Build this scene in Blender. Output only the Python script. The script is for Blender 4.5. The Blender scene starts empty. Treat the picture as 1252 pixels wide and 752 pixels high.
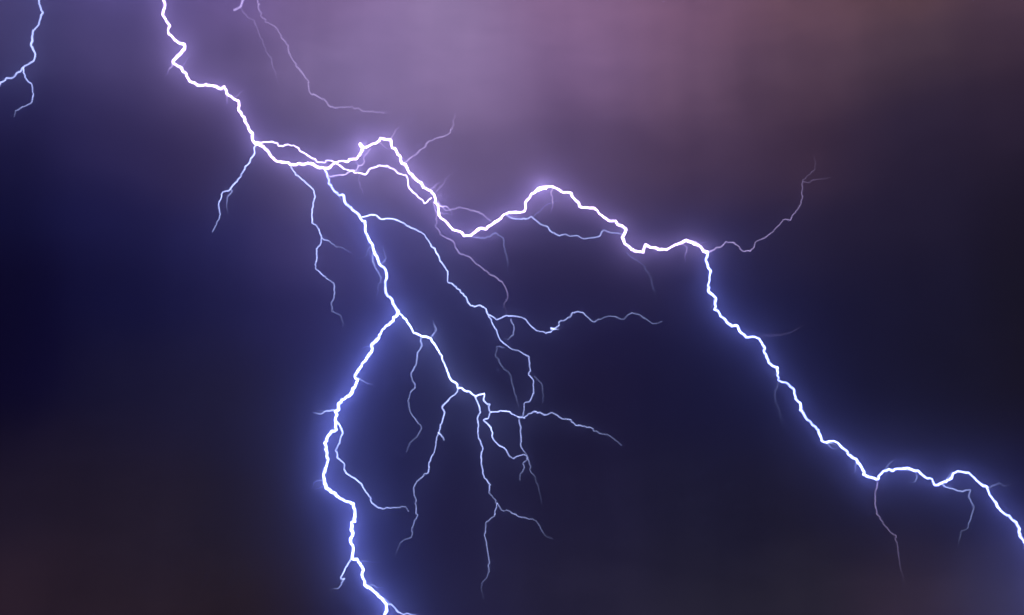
import bpy, math, random
from mathutils import Vector, Matrix, noise

R = math.radians
scene = bpy.context.scene
COL = scene.collection

# ------------------------------------------------------------------ camera
PHOTO_W, PHOTO_H = 1252.0, 752.0
FOV = R(45.0)
PITCH = R(16.5)
EYE = Vector((0.0, 0.0, 2.0))
cam_data = bpy.data.cameras.new('camera')
cam_data.sensor_fit = 'HORIZONTAL'
cam_data.angle = FOV
cam_data.clip_start = 0.1
cam_data.clip_end = 40000.0
cam = bpy.data.objects.new('camera', cam_data)
cam.location = EYE
cam.rotation_euler = (math.pi / 2 + PITCH, 0, 0)
COL.objects.link(cam)
scene.camera = cam

# ------------------------------------------------------------------ world, exposure
world = bpy.data.worlds.new('World')
scene.world = world
world.use_nodes = True
bg = world.node_tree.nodes['Background']
bg.inputs['Color'].default_value = (0.004, 0.004, 0.012, 1)
bg.inputs['Strength'].default_value = 0.2
scene.view_settings.view_transform = 'Standard'
scene.view_settings.look = 'None'
scene.view_settings.exposure = 0.0
scene.view_settings.gamma = 1.0
scene.view_settings.use_curve_mapping = False
scene.render.engine = 'CYCLES'
cy = scene.cycles
cy.filter_width = 1.75               # a slightly soft lens
cy.use_denoising = True
cy.max_bounces = 4
cy.transparent_max_bounces = 24
cy.volume_bounces = 0
cy.sample_clamp_direct = 0.0
cy.sample_clamp_indirect = 4.0
cy.use_light_tree = True

HAZE_DENSITY = 0.00060
HAZE_G = 0.973
SIZE = 2700.0                        # half width of the ground sheet
SKY_R = 9000.0
BOLT_GAIN = 0.27

# ------------------------------------------------------------------ helpers
FWD = Vector((0, math.cos(PITCH), math.sin(PITCH)))
UP = Vector((0, -math.sin(PITCH), math.cos(PITCH)))
RIGHT = Vector((1, 0, 0))
HALF = math.tan(FOV / 2)


def bearing(px, py):
    a = (px - PHOTO_W / 2) / (PHOTO_W / 2) * HALF
    b = -(py - PHOTO_H / 2) / (PHOTO_W / 2) * HALF
    return FWD + RIGHT * a + UP * b


def to_lin(c):
    c = c / 255.0
    return c / 12.92 if c <= 0.04045 else ((c + 0.055) / 1.055) ** 2.4


def tag(o, label=None, cat=None, group=None, kind=None):
    if label: o['label'] = label
    if cat: o['category'] = cat
    if group: o['group'] = group
    if kind: o['kind'] = kind
    return o


def new_mat(name):
    m = bpy.data.materials.new(name)
    m.use_nodes = True
    m.node_tree.nodes.clear()
    return m, m.node_tree.nodes, m.node_tree.links


# ------------------------------------------------------------------ sky dome
def sky_material():
    m, N, L = new_mat('night_sky')
    out = N.new('ShaderNodeOutputMaterial')
    em = N.new('ShaderNodeEmission')
    L.new(em.outputs[0], out.inputs['Surface'])
    tc = N.new('ShaderNodeTexCoord')
    nrm = N.new('ShaderNodeVectorMath'); nrm.operation = 'NORMALIZE'
    L.new(tc.outputs['Object'], nrm.inputs[0])
    sep = N.new('ShaderNodeSeparateXYZ')
    L.new(nrm.outputs[0], sep.inputs[0])

    def mth(op, a, b=None, c=None, clamp=False):
        n = N.new('ShaderNodeMath'); n.operation = op; n.use_clamp = clamp
        for i, v in enumerate((a, b, c)):
            if v is None: continue
            if isinstance(v, (int, float)): n.inputs[i].default_value = v
            else: L.new(v, n.inputs[i])
        return n.outputs[0]

    az = mth('ARCTAN2', sep.outputs['X'], sep.outputs['Y'])
    el = mth('ARCSINE', sep.outputs['Z'])

    def fbm(scale, detail, sx=1.0, sz=1.0, off=0.0, rough=0.55):
        mp = N.new('ShaderNodeCombineXYZ')
        L.new(mth('MULTIPLY', az, sx), mp.inputs[0])
        L.new(mth('MULTIPLY', el, sz), mp.inputs[1])
        mp.inputs[2].default_value = off
        t = N.new('ShaderNodeTexNoise')
        t.inputs['Scale'].default_value = scale
        t.inputs['Detail'].default_value = detail
        t.inputs['Roughness'].default_value = rough
        L.new(mp.outputs[0], t.inputs['Vector'])
        return mth('SUBTRACT', t.outputs['Fac'], 0.5)

    warp_a = fbm(3.2, 3, off=1.3)
    warp_b = fbm(4.5, 4, off=7.1)
    fine = fbm(14.0, 5, 1.0, 2.2, off=3.3)
    shafts = fbm(16.0, 3, 1.0, 0.12, off=9.2)
    slant = fbm(9.0, 3, 1.0, 0.30, off=12.4)
    az2 = mth('ADD', az, mth('ADD', mth('MULTIPLY', warp_a, 0.10), mth('MULTIPLY', slant, 0.09)))
    el2 = mth('ADD', el, mth('ADD', mth('MULTIPLY', warp_b, 0.085), mth('MULTIPLY', fine, 0.025)))
    AZ0, AZ1 = R(-34), R(34)
    u = mth('DIVIDE', mth('SUBTRACT', az2, AZ0), AZ1 - AZ0, clamp=True)

    prev, prev_el = None, None
    for row_y, stops in SKY_ROWS:
        d = bearing(626, row_y)
        e = math.asin(d.z / d.length)
        ramp = N.new('ShaderNodeValToRGB')
        cr = ramp.color_ramp
        cr.interpolation = 'EASE'
        while len(cr.elements) > 1:
            cr.elements.remove(cr.elements[-1])
        first = True
        for px, rgb in zip(SKY_COLS, stops):
            dd = bearing(px, row_y)
            p = (math.atan2(dd.x, dd.y) - AZ0) / (AZ1 - AZ0)
            el_ = cr.elements[0] if first else cr.elements.new(p)
            el_.position = p
            first = False
            el_.color = [to_lin(c) for c in rgb] + [1]
        L.new(u, ramp.inputs[0])
        if prev is None:
            prev = ramp.outputs['Color']
        else:
            mr = N.new('ShaderNodeMapRange')
            mr.interpolation_type = 'SMOOTHSTEP'
            L.new(el2, mr.inputs['Value'])
            mr.inputs['From Min'].default_value = prev_el
            mr.inputs['From Max'].default_value = e
            mx = N.new('ShaderNodeMix'); mx.data_type = 'RGBA'
            L.new(mr.outputs[0], mx.inputs['Factor'])
            L.new(prev, mx.inputs['A'])
            L.new(ramp.outputs['Color'], mx.inputs['B'])
            prev = mx.outputs['Result']
        prev_el = e
    # cloud mottling and hanging rain shafts modulate how much light comes through
    lo = fbm(7.0, 5, 1.0, 1.8, off=5.7)
    billow = fbm(22.0, 6, 1.0, 2.6, off=15.8, rough=0.62)
    rain = fbm(46.0, 2, 1.0, 0.05, off=18.1)
    mod = mth('ADD', 1.0, mth('ADD', mth('ADD', mth('MULTIPLY', shafts, 0.75), mth('MULTIPLY', rain, 0.26)),
                              mth('ADD', mth('MULTIPLY', lo, 0.85), mth('MULTIPLY', billow, 0.60))))
    vm = N.new('ShaderNodeVectorMath'); vm.operation = 'SCALE'
    L.new(prev, vm.inputs[0]); L.new(mod, vm.inputs['Scale'])
    L.new(vm.outputs[0], em.inputs['Color'])
    em.inputs['Strength'].default_value = SKY_STRENGTH
    m.cycles.emission_sampling = 'NONE'
    return m


# night sky colours, lightning glow on the clouds and by the fork painted in, row by row upwards (photo row, one sRGB colour per column)
SKY_STRENGTH = 2.2
SKY_COLS = (-150, 0, 150, 300, 450, 550, 700, 850, 1000, 1130, 1250, 1400)
SKY_ROWS = [
#BEGIN
    (752, [(49, 35, 42), (49, 35, 42), (44, 33, 38), (38, 28, 26), (24, 24, 52), (35, 32, 56), (40, 36, 54), (38, 35, 45), (42, 38, 46), (55, 44, 54), (66, 62, 89), (66, 62, 89)]),
    (640, [(31, 24, 36), (31, 24, 36), (35, 28, 37), (31, 26, 33), (28, 30, 67), (27, 23, 47), (30, 27, 48), (29, 28, 45), (28, 25, 37), (28, 24, 38), (28, 27, 58), (28, 27, 58)]),
    (500, [(4, 3, 30), (4, 3, 30), (23, 22, 45), (30, 28, 48), (31, 31, 67), (20, 18, 45), (22, 18, 42), (19, 19, 44), (15, 15, 38), (19, 19, 34), (24, 21, 29), (24, 21, 29)]),
    (376, [(2, 2, 31), (2, 2, 31), (14, 17, 55), (26, 27, 64), (40, 37, 80), (31, 30, 69), (21, 19, 53), (20, 20, 53), (21, 22, 49), (24, 23, 42), (23, 21, 30), (23, 21, 30)]),
    (290, [(9, 13, 49), (9, 13, 49), (23, 25, 68), (34, 35, 80), (65, 57, 101), (47, 45, 84), (31, 28, 58), (31, 30, 61), (34, 30, 51), (32, 28, 46), (29, 25, 38), (29, 25, 38)]),
    (200, [(31, 29, 68), (31, 29, 68), (46, 40, 78), (49, 39, 70), (96, 83, 108), (114, 95, 126), (87, 68, 92), (79, 59, 77), (64, 46, 59), (44, 36, 54), (46, 36, 52), (46, 36, 52)]),
    (100, [(72, 66, 105), (72, 66, 105), (73, 64, 102), (91, 76, 107), (137, 116, 150), (148, 123, 155), (128, 98, 127), (119, 89, 107), (92, 68, 78), (74, 57, 64), (66, 49, 59), (66, 49, 59)]),
    (0, [(83, 74, 116), (83, 74, 116), (96, 84, 138), (107, 86, 133), (134, 108, 142), (149, 125, 155), (137, 103, 129), (123, 88, 106), (107, 75, 80), (98, 68, 65), (100, 72, 79), (100, 72, 79)]),
    (-140, [(83, 74, 116), (83, 74, 116), (96, 84, 138), (107, 86, 133), (134, 108, 142), (149, 125, 155), (137, 103, 129), (123, 88, 106), (107, 75, 80), (98, 68, 65), (100, 72, 79), (100, 72, 79)]),
#END
]



def build_sky():
    me = bpy.data.meshes.new('sky')
    o = bpy.data.objects.new('sky', me)
    seg, rings = 96, 32
    vs, fs = [], []
    for j in range(rings + 1):
        t = -R(8) + (math.pi / 2 + R(8)) * j / rings
        for i in range(seg):
            a = 2 * math.pi * i / seg
            vs.append((SKY_R * math.cos(t) * math.cos(a), SKY_R * math.cos(t) * math.sin(a), SKY_R * math.sin(t)))
    for j in range(rings):
        for i in range(seg):
            k = (i + 1) % seg
            fs.append((j * seg + i, (j + 1) * seg + i, (j + 1) * seg + k, j * seg + k))
    me.from_pydata(vs, [], fs)
    me.materials.append(sky_material())
    for p in me.polygons: p.use_smooth = True
    COL.objects.link(o)
    tag(o, kind='structure')


def build_ground():
    m, N, L = new_mat('dark_field')
    out = N.new('ShaderNodeOutputMaterial'); b = N.new('ShaderNodeBsdfPrincipled')
    L.new(b.outputs[0], out.inputs['Surface'])
    tc = N.new('ShaderNodeTexCoord'); t = N.new('ShaderNodeTexNoise')
    t.inputs['Scale'].default_value = 0.02; t.inputs['Detail'].default_value = 8
    L.new(tc.outputs['Object'], t.inputs['Vector'])
    r = N.new('ShaderNodeValToRGB')
    r.color_ramp.elements[0].color = (0.030, 0.035, 0.018, 1)
    r.color_ramp.elements[1].color = (0.075, 0.065, 0.040, 1)
    L.new(t.outputs['Fac'], r.inputs[0]); L.new(r.outputs[0], b.inputs['Base Color'])
    b.inputs['Roughness'].default_value = 0.9
    n = 60
    vs, fs = [], []
    for j in range(n + 1):
        for i in range(n + 1):
            x = -SIZE + 2 * SIZE * i / n; y = -SIZE + 2 * SIZE * j / n
            rr = math.hypot(x, y)
            h = noise.noise(Vector((x, y, 0)) * 0.0012) * 10 * min(1, max(0, (rr - 60) / 500))
            vs.append((x, y, min(h, 4) - 0.0))
    for j in range(n):
        for i in range(n):
            a = j * (n + 1) + i
            fs.append((a, a + 1, a + n + 2, a + n + 1))
    me = bpy.data.meshes.new('ground'); me.from_pydata(vs, [], fs); me.materials.append(m)
    for p in me.polygons: p.use_smooth = True
    o = bpy.data.objects.new('ground', me); COL.objects.link(o); tag(o, kind='structure')


def build_haze():
    m, N, L = new_mat('rain_haze')
    out = N.new('ShaderNodeOutputMaterial')
    v = N.new('ShaderNodeVolumePrincipled')
    v.inputs['Color'].default_value = (0.60, 0.62, 0.95, 1)   # fine rain scatters blue the most
    v.inputs['Density'].default_value = HAZE_DENSITY
    v.inputs['Anisotropy'].default_value = HAZE_G
    L.new(v.outputs[0], out.inputs['Volume'])
    s, z0, z1 = SIZE + 30, -14.0, 1250.0
    vs = [(x, y, z) for z in (z0, z1) for x, y in ((-s, -s), (s, -s), (s, s), (-s, s))]
    fs = [(3, 2, 1, 0), (4, 5, 6, 7), (0, 1, 5, 4), (1, 2, 6, 5), (2, 3, 7, 6), (3, 0, 4, 7)]
    me = bpy.data.meshes.new('haze'); me.from_pydata(vs, [], fs); me.materials.append(m)
    o = bpy.data.objects.new('haze', me); COL.objects.link(o); tag(o, kind='stuff')


# ------------------------------------------------------------------ lightning
def bolt_material(name, color, sampled):
    """glowing plasma: the strength follows the current carried at each point of the channel"""
    m, N, L = new_mat(name)
    out = N.new('ShaderNodeOutputMaterial'); em = N.new('ShaderNodeEmission')
    at = N.new('ShaderNodeAttribute'); at.attribute_name = 'current'
    L.new(at.outputs['Fac'], em.inputs['Strength'])
    em.inputs['Color'].default_value = (*color, 1)
    tr = N.new('ShaderNodeBsdfTransparent'); add = N.new('ShaderNodeAddShader')   # glowing air hides nothing behind it
    L.new(em.outputs[0], add.inputs[0]); L.new(tr.outputs[0], add.inputs[1])
    L.new(add.outputs[0], out.inputs['Surface'])
    m.cycles.emission_sampling = 'FRONT' if sampled else 'NONE'
    return m


MATS = {
    'violet': bolt_material('violet_white_plasma', (0.74, 0.54, 1.0), True),
    'blue': bolt_material('blue_white_plasma', (0.30, 0.36, 1.0), True),
    'thin': bolt_material('pale_blue_plasma', (0.44, 0.52, 1.0), False),
    'mauve': bolt_material('mauve_plasma', (0.62, 0.50, 0.95), False),
}
DEPTH = 1500.0
PX = DEPTH * HALF / (PHOTO_W / 2)     # metres spanned by one photo pixel at that distance


def depth_at(x, y):
    v = Vector((x / 210.0, y / 210.0, 3.7))
    return DEPTH + 70.0 * noise.noise(v) + 18.0 * noise.noise(v * 3.1)


def P(x0, y0, *pts):
    return [(x0 + a / 5.008, y0 + b / 5.008) for a, b in pts]


def refine(pts, rng, amp):
    """Catmull-Rom through the traced points plus small kinks"""
    q = []
    n = len(pts)
    ph = rng.uniform(0, 50)
    for i in range(n - 1):
        p0 = pts[max(i - 1, 0)]; p1 = pts[i]; p2 = pts[i + 1]; p3 = pts[min(i + 2, n - 1)]
        ln = math.hypot(p2[0] - p1[0], p2[1] - p1[1])
        k = max(1, int(round(ln / 3.0)))
        for j in range(k):
            t = j / k
            c = []
            for d in (0, 1):
                m1 = (p2[d] - p0[d]) * 0.12; m2 = (p3[d] - p1[d]) * 0.12
                t2, t3 = t * t, t * t * t
                c.append((2 * t3 - 3 * t2 + 1) * p1[d] + (t3 - 2 * t2 + t) * m1
                         + (-2 * t3 + 3 * t2) * p2[d] + (t3 - t2) * m2)
            a = amp if j else amp * 0.5
            if rng.random() < 0.22: a *= 2.0                   # now and then a sharp kick
            w = amp * 1.9 if 0 < i < n - 2 else 0.0            # slower wander on top of the sharp kinks
            q.append((c[0] + rng.uniform(-a, a) + w * noise.noise(Vector((c[0] / 7, c[1] / 7, ph))),
                      c[1] + rng.uniform(-a, a) + w * noise.noise(Vector((c[0] / 7, c[1] / 7, ph + 9.5)))))
    q.append(pts[-1])
    return q


def strand(name, traced, parent, mat, w0, w1, b0, b1, lean=0.0, rejoin=False, seed=0, amp=0.95, tip=False):
    """one glowing channel as a tapered tube. w: width in photo pixels; b: brightness; lean: metres it swings
    nearer or farther over its length (back again where it rejoins)"""
    rng = random.Random(seed * 7919 + 13)
    pts = refine(traced, rng, amp)
    n = len(pts)
    cum = [0.0]
    for i in range(1, n):
        cum.append(cum[-1] + math.hypot(pts[i][0] - pts[i - 1][0], pts[i][1] - pts[i - 1][1]))
    tot = cum[-1] or 1.0
    c3, rad, cur = [], [], []
    for i, (x, y) in enumerate(pts):
        s = cum[i] / tot
        off = lean * (math.sin(math.pi * s) if rejoin else s)
        c3.append(EYE + bearing(x, y) * (depth_at(x, y) + off))
        wob = 1.0 + 0.42 * noise.noise(Vector((cum[i] / 9.0, seed * 3.1, 0))) + 0.25 * noise.noise(Vector((cum[i] / 34.0, seed * 3.1, 8)))
        w = (w0 + (w1 - w0) * s) * wob
        rad.append(max(0.06, 0.5 * w * PX))
        flick = 1.0 + 0.55 * noise.noise(Vector((cum[i] / 14.0, seed * 5.7, 4.0))) + 0.5 * noise.noise(Vector((cum[i] / 55.0, seed * 5.7, 1.0)))
        if tip: flick *= 1.0 - 0.6 * max(0.0, (s - 0.72) / 0.28)
        cur.append((b0 + (b1 - b0) * s) * flick)
    SEG = 6
    vs, fs, at = [], [], []
    nrm = Vector((0, 1, 0))
    for i in range(n):
        t = (c3[min(i + 1, n - 1)] - c3[max(i - 1, 0)]).normalized()
        nrm = (nrm - t * nrm.dot(t))
        nrm = nrm.normalized() if nrm.length > 1e-4 else t.orthogonal().normalized()
        bi = t.cross(nrm)
        for k in range(SEG):
            a = 2 * math.pi * k / SEG
            vs.append(c3[i] + (nrm * math.cos(a) + bi * math.sin(a)) * rad[i])
            at.append(cur[i])
    for i in range(n - 1):
        for k in range(SEG):
            l = (k + 1) % SEG
            fs.append((i * SEG + k, i * SEG + l, (i + 1) * SEG + l, (i + 1) * SEG + k))
    fs.append(tuple(reversed(range(SEG))))
    fs.append(tuple((n - 1) * SEG + k for k in range(SEG)))
    me = bpy.data.meshes.new(name)
    base = parent.matrix_basis.translation if parent else Vector()
    root = parent
    while root is not None and root.parent is not None:
        root = root.parent
    base = root.location if root is not None else Vector()
    me.from_pydata([v - base for v in vs], [], fs)
    a = me.attributes.new('current', 'FLOAT', 'POINT')
    a.data.foreach_set('value', at)
    me.materials.append(MATS[mat])
    for p in me.polygons: p.use_smooth = True
    o = bpy.data.objects.new(name, me)
    COL.objects.link(o)
    o.parent = parent
    return o


def root_at(px, py, name):
    o = bpy.data.objects.new(name, None)
    o.location = EYE + bearing(px, py) * depth_at(px, py)
    o.empty_display_size = 20
    COL.objects.link(o)
    return o


# ---- the traced channels ------------------------------------------------------------------
TRUNK = [(168, -150), (182, -96), (176, -62), (196, -24)] + P(150, 0, (255, 5), (262, 25), (250, 60), (255, 110), (285, 155), (280, 200),
        (318, 245), (378, 270), (375, 300), (345, 335), (312, 385), (350, 415), (385, 455), (410, 497), (470, 520),
        (510, 512), (560, 525), (605, 545), (622, 530), (635, 570), (670, 600), (708, 625), (715, 680)) + \
    P(250, 130, (215, 35), (250, 80), (270, 130), (290, 165), (295, 205), (330, 232), (380, 265), (410, 305),
      (440, 335), (480, 340), (520, 355), (580, 355), (640, 350), (690, 370), (735, 380))
LOWER = P(250, 130, (735, 380), (760, 440), (775, 490), (800, 530), (845, 545), (860, 590), (900, 625), (935, 655),
          (965, 695)) + P(350, 250, (480, 105), (485, 165), (505, 220), (530, 250), (545, 310), (570, 365),
          (612, 405), (610, 480), (605, 540), (645, 580), (665, 620), (688, 655))
FOOT = P(350, 370, (688, 50), (670, 90), (640, 125), (590, 165), (555, 225), (520, 265), (522, 300), (490, 350),
         (450, 400), (415, 455), (440, 475), (420, 520), (385, 575), (340, 595)) + \
    P(350, 480, (320, 70), (308, 110), (308, 180), (295, 235), (250, 280), (245, 340), (252, 420), (232, 490),
      (232, 560), (270, 600), (330, 645), (395, 680)) + \
    P(340, 602, (445, 65), (468, 100), (468, 150), (455, 220), (458, 260), (445, 300), (458, 345), (455, 395),
      (490, 430), (518, 460), (518, 520), (540, 570), (580, 605), (630, 645), (662, 690), (652, 751)) + \
    [(474, 766), (486, 782), (480, 800), (487, 814), (484, 828)]
RIGHTWARD = P(380, 130, (85, 378), (110, 378), (150, 345), (230, 335), (270, 325), (300, 300), (315, 260),
              (370, 240), (420, 210), (485, 205), (500, 250), (545, 300), (555, 340), (595, 380), (625, 430),
              (670, 465), (695, 500), (740, 530), (760, 570), (775, 600)) + \
    P(500, 200, (185, 300), (205, 340), (245, 370), (275, 410), (315, 415), (340, 440), (385, 440), (425, 405),
      (490, 385), (530, 355), (570, 325), (610, 300), (705, 295), (715, 250), (755, 180), (815, 150), (880, 140),
      (935, 175), (995, 190), (1055, 260), (1130, 275), (1170, 310), (1205, 335)) + \
    P(650, 200, (475, 355), (515, 355), (570, 400), (555, 450), (570, 490), (610, 535), (685, 545), (700, 500),
      (770, 520), (825, 530), (880, 495), (920, 490), (950, 470), (1010, 495), (1050, 535), (1080, 545))
DESCENT = P(650, 200, (1080, 545), (1065, 590), (1095, 660)) + \
    P(840, 320, (145, 60), (130, 180), (175, 225), (170, 270), (200, 330), (265, 385), (310, 395), (335, 440),
      (380, 465), (405, 455), (450, 485), (480, 530), (475, 560), (510, 620)) + \
    P(880, 440, (350, 50), (360, 125), (410, 145), (450, 180), (465, 235), (485, 255), (495, 305), (540, 370),
      (605, 430), (620, 480), (650, 505), (725, 505), (790, 580), (840, 620), (870, 670), (880, 705), (965, 730),
      (1010, 675), (1130, 672)) + \
    P(1002, 540, (545, 160), (610, 185), (645, 220), (685, 230), (715, 265), (770, 250), (810, 215), (815, 195),
      (850, 178), (910, 190), (960, 240), (1025, 285), (1060, 350), (1105, 420), (1160, 455), (1210, 500),
      (1230, 570), (1250, 605)) + [(1262, 676), (1276, 690), (1274, 712), (1290, 738), (1302, 752), (1298, 778), (1310, 800), (1307, 815), (1312, 828)]

# bright discharge -------------------------------------------------------------------------
G = BOLT_GAIN
main = root_at(397, 206, 'lightning_bolt')
tag(main, 'brilliant white lightning bolt forking from upper left down to the bottom and right edges', 'lightning bolt')
trunk = strand('main_channel', TRUNK, main, 'violet', 2.4, 2.6, 26 * G, 28 * G, seed=1)
lower = strand('main_channel', LOWER, main, 'blue', 2.5, 2.5, 22 * G, 24 * G, seed=2)
foot = strand('main_channel', FOOT, main, 'blue', 2.3, 2.9, 46 * G, 50 * G, seed=3)
rightward = strand('main_channel', RIGHTWARD, main, 'violet', 2.2, 2.5, 40 * G, 28 * G, seed=4)
descent = strand('main_channel', DESCENT, main, 'blue', 2.2, 2.4, 27 * G, 31 * G, seed=5)
for o, l in ((trunk, 'thick trunk of the bolt dropping from the top edge'), (lower, 'middle stretch below the first fork'),
             (foot, 'lower stretch bowing left and running off the bottom edge, with the strongest blue glow'),
             (rightward, 'stretch wandering right over two humps'), (descent, 'stretch stepping down to the right edge')):
    o['label'] = l

_seed = [20]


def br(parent, pts, w=(2.2, 1.8), b=(1.0, 0.6), lean=0.0, rejoin=False, mat='thin', name='branch', amp=0.85):
    _seed[0] += 1
    b = [v * (1.9 if v > 1.2 else 1.1 + 0.8 * v / 1.2) for v in b]
    k = 1.0 if 'spark' in name else 0.62
    return strand(name, pts, parent, mat, w[0] * k, w[1] * k, b[0], b[1], lean, rejoin, _seed[0], amp, tip=not rejoin and 'spark' not in name)


# braid running beside the right-going channel
braid = br(main, P(250, 130, (310, 218), (340, 220), (380, 220), (415, 220), (465, 240), (540, 238), (580, 270), (640, 305),
      (700, 340), (740, 345), (750, 330), (790, 340), (850, 375), (900, 395), (985, 420), (1010, 385), (1060, 365),
      (1110, 368), (1160, 385), (1200, 415), (1235, 425)) + P(380, 130, (585, 430), (600, 480), (625, 525), (660, 555),
      (705, 595), (740, 560)), (2.0, 2.0), (3.2, 2.6), 14, True, 'mauve')
br(braid, P(380, 130, (100, 415), (120, 430), (180, 425), (240, 400), (275, 390), (320, 350), (325, 310), (365, 262)),
   (1.9, 1.9), (0.9, 0.9), -10, True, 'mauve', 'side_branch')
br(main, P(380, 130, (322, 258), (300, 228)), (2.4, 2.0), (30, 20), 2, False, 'violet', 'side_spark', 0.1)
br(main, P(500, 200, (785, 160), (815, 148), (842, 150)), (3.0, 2.6), (14, 9), 1, False, 'violet', 'side_spark', 0.1)
# two tines below the trunk
tine = br(main, P(230, 150, (410, 130), (408, 190), (370, 250), (325, 320), (290, 365), (258, 405), (205, 440), (185, 500),
      (200, 560), (175, 610), (148, 670)), (1.9, 1.5), (2.0, 1.2), -40)
br(tine, P(230, 150, (258, 405), (270, 420), (240, 460), (235, 510), (250, 560)), (1.8, 1.2), (0.7, 0.12), 12, name='side_branch')
tine2 = br(main, P(230, 150, (630, 262), (660, 320), (710, 350), (765, 405), (775, 480), (760, 540), (760, 610)) +
      P(350, 250, (200, 150), (220, 205), (195, 270), (180, 385), (240, 445), (292, 480), (295, 570), (278, 610),
      (280, 650), (335, 685), (348, 720), (345, 748)), (2.0, 1.6), (1.7, 0.5), 45)
br(tine2, P(350, 250, (220, 205), (300, 250), (350, 270), (400, 300)), (1.7, 1.2), (0.7, 0.1), 20, name='side_branch')
# long branch to the middle right
long_ = br(main, P(350, 250, (462, 75), (540, 65), (580, 90), (650, 90), (715, 105), (750, 135), (850, 185), (870, 225),
      (920, 300), (955, 360), (985, 405), (990, 475), (1040, 500), (1085, 550), (1130, 620), (1200, 625), (1240, 670)) +
      P(500, 300, (540, 455), (600, 430), (690, 440), (735, 480), (780, 520), (840, 540), (890, 510), (930, 460),
      (985, 440), (1000, 410), (1060, 410), (1130, 470), (1200, 440), (1250, 432)) +
      P(640, 300, (615, 450), (650, 420), (700, 420), (740, 445), (790, 480), (850, 465)), (2.1, 1.6), (2.0, 0.5), 60)
br(long_, P(500, 300, (870, 508), (890, 512), (918, 516)), (2.2, 1.0), (2.0, 0.4), 2, name='side_spark', amp=0.1)
sb = br(long_, P(500, 300, (490, 425), (520, 500), (560, 580), (620, 630), (670, 645), (735, 680)) +
      P(550, 400, (490, 220), (490, 290), (515, 330), (500, 440), (460, 460), (445, 545)), (1.8, 1.7), (1.1, 0.9), -20, name='side_branch')
br(long_, P(500, 300, (622, 450), (645, 500), (640, 550), (610, 575), (580, 572)), (1.6, 1.3), (0.6, 0.35), 6, name='side_branch')
br(long_, P(550, 400, (335, 125), (290, 120), (280, 170), (310, 235), (360, 270), (380, 340), (405, 420), (425, 495)),
   (1.7, 1.5), (0.30, 0.26), -20, name='side_branch')
br(long_, P(550, 400, (515, 300), (560, 350), (570, 430), (565, 490)), (1.8, 1.5), (0.22, 0.10), 20, name='side_branch')
# faint vein under the braid, arch and loops round the right-going channel
br(main, P(500, 200, (150, 240), (170, 310), (165, 380), (190, 430), (260, 470), (310, 550), (380, 580), (440, 635),
      (500, 680), (580, 735)) + P(500, 300, (605, 320), (585, 370), (605, 425)), (1.9, 1.7), (0.55, 0.45), 50, False, 'mauve')
br(main, P(500, 200, (178, 235), (225, 290), (310, 265), (380, 290), (430, 295), (500, 352)), (1.8, 1.6), (0.65, 0.5), 16, True, 'mauve')
loop = br(main, P(500, 200, (590, 312), (640, 335), (700, 338), (755, 325), (800, 370), (850, 390), (890, 425), (940, 440),
      (1030, 440), (1065, 460), (1160, 445), (1190, 410)) + P(650, 200, (520, 425), (552, 432)), (1.9, 1.7), (0.95, 0.7), 22, True)
br(loop, P(500, 200, (755, 325), (790, 300), (830, 260), (910, 230), (965, 222)), (1.8, 1.2), (0.26, 0.12), 12, name='side_branch')
br(main, P(500, 200, (385, 445), (440, 460), (495, 450), (525, 425), (572, 458), (600, 560), (605, 620), (600, 690)),
   (2.0, 1.4), (0.40, 0.12), 20)
br(main, P(380, 130, (565, 350), (640, 295), (690, 255), (730, 210), (830, 180), (870, 140), (875, 80), (890, 40)),
   (2.1, 1.5), (0.62, 0.30), -40, False, 'mauve')
br(main, P(380, 130, (485, 205), (510, 160), (545, 125)), (2.2, 1.4), (0.8, 0.3), -10, False, 'mauve')
br(main, P(380, 130, (750, 540), (800, 490), (830, 440), (890, 400)), (2.2, 1.8), (0.26, 0.14), -20, False, 'mauve')
br(main, P(380, 130, (250, 300), (290, 360), (300, 480), (322, 540)), (2.0, 1.6), (0.12, 0.32), -6, False, 'mauve')
br(main, P(640, 300, (630, 42), (680, 90), (730, 110), (770, 180), (805, 290), (815, 330)), (1.9, 1.4), (0.30, 0.14), 30)
hook = br(main, P(800, 180, (322, 638), (380, 620), (440, 580), (490, 585), (540, 630), (600, 625), (620, 580), (700, 540),
      (790, 450), (835, 445), (865, 390), (900, 340), (910, 210), (990, 200), (1080, 185)), (1.9, 1.4), (0.75, 0.10), -70, False, 'mauve')
br(hook, P(800, 180, (905, 212), (960, 160), (985, 120), (975, 50)), (1.6, 1.3), (0.16, 0.06), 10, False, 'mauve', 'side_branch')
br(main, P(840, 320, (410, 458), (460, 458), (500, 450), (600, 445), (660, 420), (740, 370)), (1.7, 1.2), (0.16, 0.06), -20, False, 'mauve')
br(main, P(880, 440, (362, 130), (335, 200), (345, 270), (370, 320), (380, 400)), (1.6, 1.2), (0.22, 0.10), 20)
br(main, P(1002, 540, (355, 228), (350, 270), (335, 350), (350, 440), (400, 510), (460, 580), (475, 650), (490, 740),
      (520, 860)), (2.0, 1.4), (0.42, 0.06), 40, False, 'mauve')
br(main, P(1002, 540, (745, 258), (800, 290), (860, 300), (925, 300), (915, 340), (940, 400), (925, 460), (905, 530),
      (870, 540), (855, 600), (845, 640)), (1.8, 1.4), (0.9, 0.10), 30)
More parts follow.
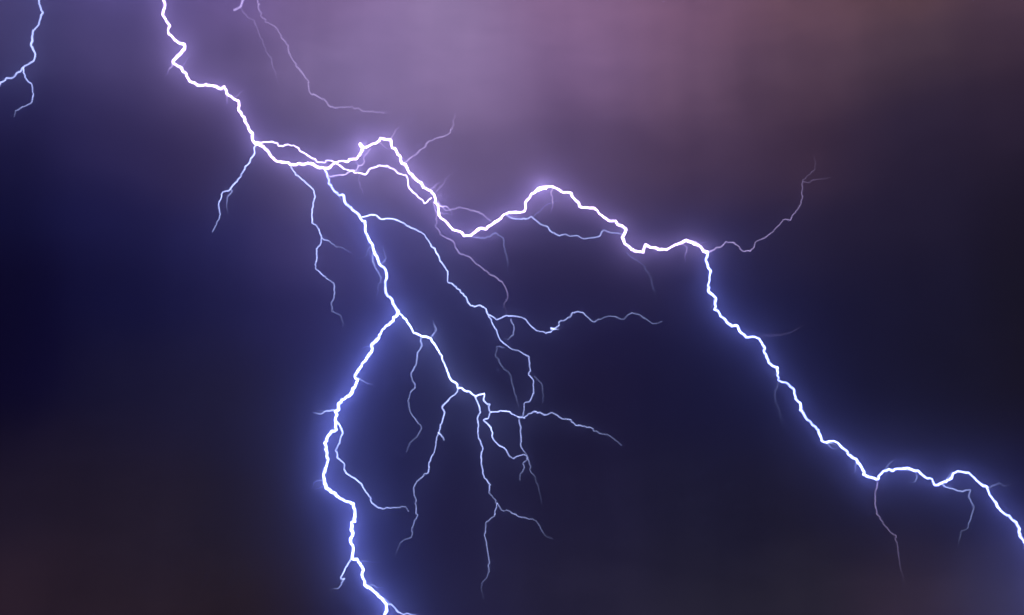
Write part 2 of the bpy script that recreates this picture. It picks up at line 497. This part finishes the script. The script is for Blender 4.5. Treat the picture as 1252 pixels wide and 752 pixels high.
# fan of thinner discharges under the second fork
fan = br(main, P(350, 370, (690, 60), (740, 110), (775, 175), (880, 215), (930, 285), (955, 350), (990, 430), (1000, 460),
      (1060, 520), (1110, 545)) + P(550, 400, (155, 420), (215, 405), (205, 450), (245, 475), (250, 520), (235, 560)),
      (2.5, 2.2), (5.0, 2.4), 30)
br(fan, P(350, 370, (885, 215), (915, 165), (895, 110)), (1.8, 1.3), (0.9, 0.3), -10, name='side_branch')
br(fan, P(350, 370, (815, 190), (830, 260), (800, 320), (795, 380), (765, 440), (785, 510), (745, 585), (755, 660)) +
      P(350, 480, (775, 150), (825, 205), (805, 265), (765, 300), (735, 365)), (1.8, 1.4), (0.85, 0.3), -30, name='side_branch')
br(fan, P(350, 370, (1060, 522), (1030, 570), (955, 630), (970, 670)) + P(350, 480, (945, 200), (920, 290), (875, 450),
      (870, 485), (800, 540), (780, 590), (795, 670)) + P(340, 602, (845, 60), (845, 150), (820, 220), (815, 270),
      (760, 295), (735, 340), (718, 388)), (1.9, 1.5), (1.3, 0.25), -50, name='side_branch')
br(fan, P(350, 480, (930, 245), (950, 262), (966, 292)), (1.8, 1.4), (0.9, 0.4), 3, name='side_spark', amp=0.2)
br(fan, P(550, 400, (158, 422), (185, 510), (170, 570), (180, 605), (170, 650)) + P(540, 490, (250, 290), (245, 360),
      (255, 460), (300, 510), (290, 560), (345, 630), (370, 670), (400, 670), (490, 715)) +
      P(540, 602, (570, 170), (610, 230), (640, 270), (680, 285)), (1.9, 1.5), (1.5, 0.15), 40, name='side_branch')
br(fan, P(540, 602, (342, 65), (325, 140), (270, 190), (262, 255), (275, 310), (290, 420), (290, 480), (240, 580),
      (260, 660)), (1.8, 1.4), (0.85, 0.08), 20, name='side_branch')
br(fan, P(550, 400, (250, 520), (310, 515), (370, 520), (415, 545), (455, 555), (480, 525), (530, 520), (600, 535),
      (620, 520), (680, 555), (740, 565), (765, 600), (825, 605), (880, 635), (960, 655), (1010, 690), (1055, 725)),
      (1.9, 1.6), (1.5, 0.25), 50, name='side_branch')
br(fan, P(550, 400, (415, 548), (435, 620), (435, 700)) + P(540, 490, (485, 280), (525, 338)), (1.8, 1.6), (0.85, 0.8), -10, name='side_branch')
br(fan, P(550, 400, (235, 560), (205, 575)) + P(540, 490, (300, 165), (315, 240), (390, 295), (405, 335), (445, 350), (500, 330), (530, 340),
      (500, 385), (510, 410), (480, 450), (480, 488)), (1.9, 1.5), (1.6, 0.4), 20, name='side_branch')
br(fan, P(540, 490, (528, 345), (545, 430), (575, 480), (600, 560), (615, 640)), (1.7, 1.3), (0.5, 0.06), 20, name='side_branch')
# offshoots of the lower stretch
br(main, P(350, 480, (310, 175), (345, 240), (325, 310), (300, 360), (320, 410), (360, 440), (355, 470), (400, 515), (450, 550),
      (485, 600), (520, 640), (525, 670), (570, 708), (640, 705), (730, 700), (750, 730)), (2.1, 1.6), (2.2, 1.1), 30)
br(main, P(350, 480, (308, 112), (250, 110), (205, 130), (160, 120)), (1.8, 1.2), (1.1, 0.5), -20)
br(main, P(350, 480, (228, 535), (180, 545), (155, 590)), (1.7, 1.2), (0.6, 0.2), -10)
br(main, P(340, 602, (455, 395), (415, 460), (385, 525), (410, 525), (385, 565), (370, 585), (315, 595)), (2.2, 1.2), (3.0, 0.4), -20)
br(main, P(340, 602, (660, 685), (705, 695), (735, 735), (800, 746), (900, 756)), (2.0, 1.2), (1.8, 0.3), 20)
br(main, P(350, 250, (538, 280), (525, 340), (560, 410), (585, 450), (565, 500), (555, 580)), (1.9, 1.3), (0.65, 0.2), -15)

# hair-fine streamers that leave the bright channels and die out within a few metres
def hair(parent, channel, n, seed, reach=(12, 30), b=(0.9, 0.12), mat='thin', name='streamer'):
    rng = random.Random(seed)
    for _ in range(n):
        i = rng.randrange(3, len(channel) - 3)
        x, y = channel[i]
        tx, ty = channel[i + 1][0] - channel[i - 1][0], channel[i + 1][1] - channel[i - 1][1]
        a = math.atan2(ty, tx) + rng.choice((-1, 1)) * rng.uniform(0.45, 1.15)
        pts = [(x, y)]
        left = rng.uniform(*reach)
        while left > 0:
            st = rng.uniform(3.5, 7.0)
            a += rng.uniform(-0.7, 0.7)
            x += math.cos(a) * st; y += math.sin(a) * st
            pts.append((x, y)); left -= st
        k = rng.uniform(0.5, 1.2)
        br(parent, pts, (1.7, 1.1), (b[0] * k, b[1] * k), rng.uniform(-12, 12), False, mat, name, 0.7)


hair(main, LOWER, 4, 5)
hair(main, FOOT, 8, 6)
hair(main, RIGHTWARD, 8, 17, mat='mauve')
hair(main, DESCENT, 9, 8)
hair(main, TRUNK[6:], 4, 9, mat='mauve')

# the smaller bolt at the left edge ----------------------------------------------------------
small = root_at(47, -5, 'lightning_bolt')
tag(small, 'thin pale blue lightning bolt by the left edge, ending in a small fork', 'lightning bolt')
ch = strand('main_channel', [(40, -120), (52, -80), (44, -40)] + P(0, 0, (237, -30), (240, 20), (262, 85), (235, 140), (200, 200), (190, 280), (212, 330),
      (200, 375), (150, 410), (110, 440), (85, 470), (40, 480), (0, 515)) + [(-14, 108), (-30, 112), (-44, 128)],
      small, 'thin', 2.0, 1.9, 2.0, 1.4, seed=90)
br(small, P(0, 0, (140, 415), (155, 470), (190, 515), (200, 570), (195, 630), (140, 655), (95, 690), (88, 715)),
   (1.9, 1.6), (1.1, 0.5), -20)

# two faint ones high in the cloud -----------------------------------------------------------
faint = root_at(317, -5, 'lightning_bolt')
tag(faint, 'faint mauve lightning bolt high in the bright cloud, slanting down right of the trunk', 'lightning bolt')
strand('main_channel', [(306, -90), (318, -50), (312, -20)] + P(250, 0, (335, 30), (345, 100), (390, 140), (445, 175), (470, 225), (505, 270), (530, 340),
      (560, 400), (630, 485), (645, 560), (665, 580), (740, 610), (770, 650), (880, 655), (1000, 680), (1100, 690)),
      faint, 'mauve', 1.6, 1.6, 0.50, 0.30, seed=95)
wisp = root_at(295, -5, 'lightning_bolt')
tag(wisp, 'barely visible wisp of lightning at the top edge with a tiny bright knot', 'lightning bolt')
strand('main_channel', [(290, -70), (300, -30)] + P(250, 0, (235, 0), (222, 40), (180, 62)), wisp, 'mauve', 1.8, 2.4, 0.40, 0.80, seed=97)
br(wisp, P(250, 0, (222, 42), (240, 85), (300, 120), (340, 220), (370, 300), (400, 350), (435, 450), (460, 530)),
   (2.0, 1.8), (0.22, 0.14), 30, False, 'mauve')

build_sky()
build_ground()
build_haze()
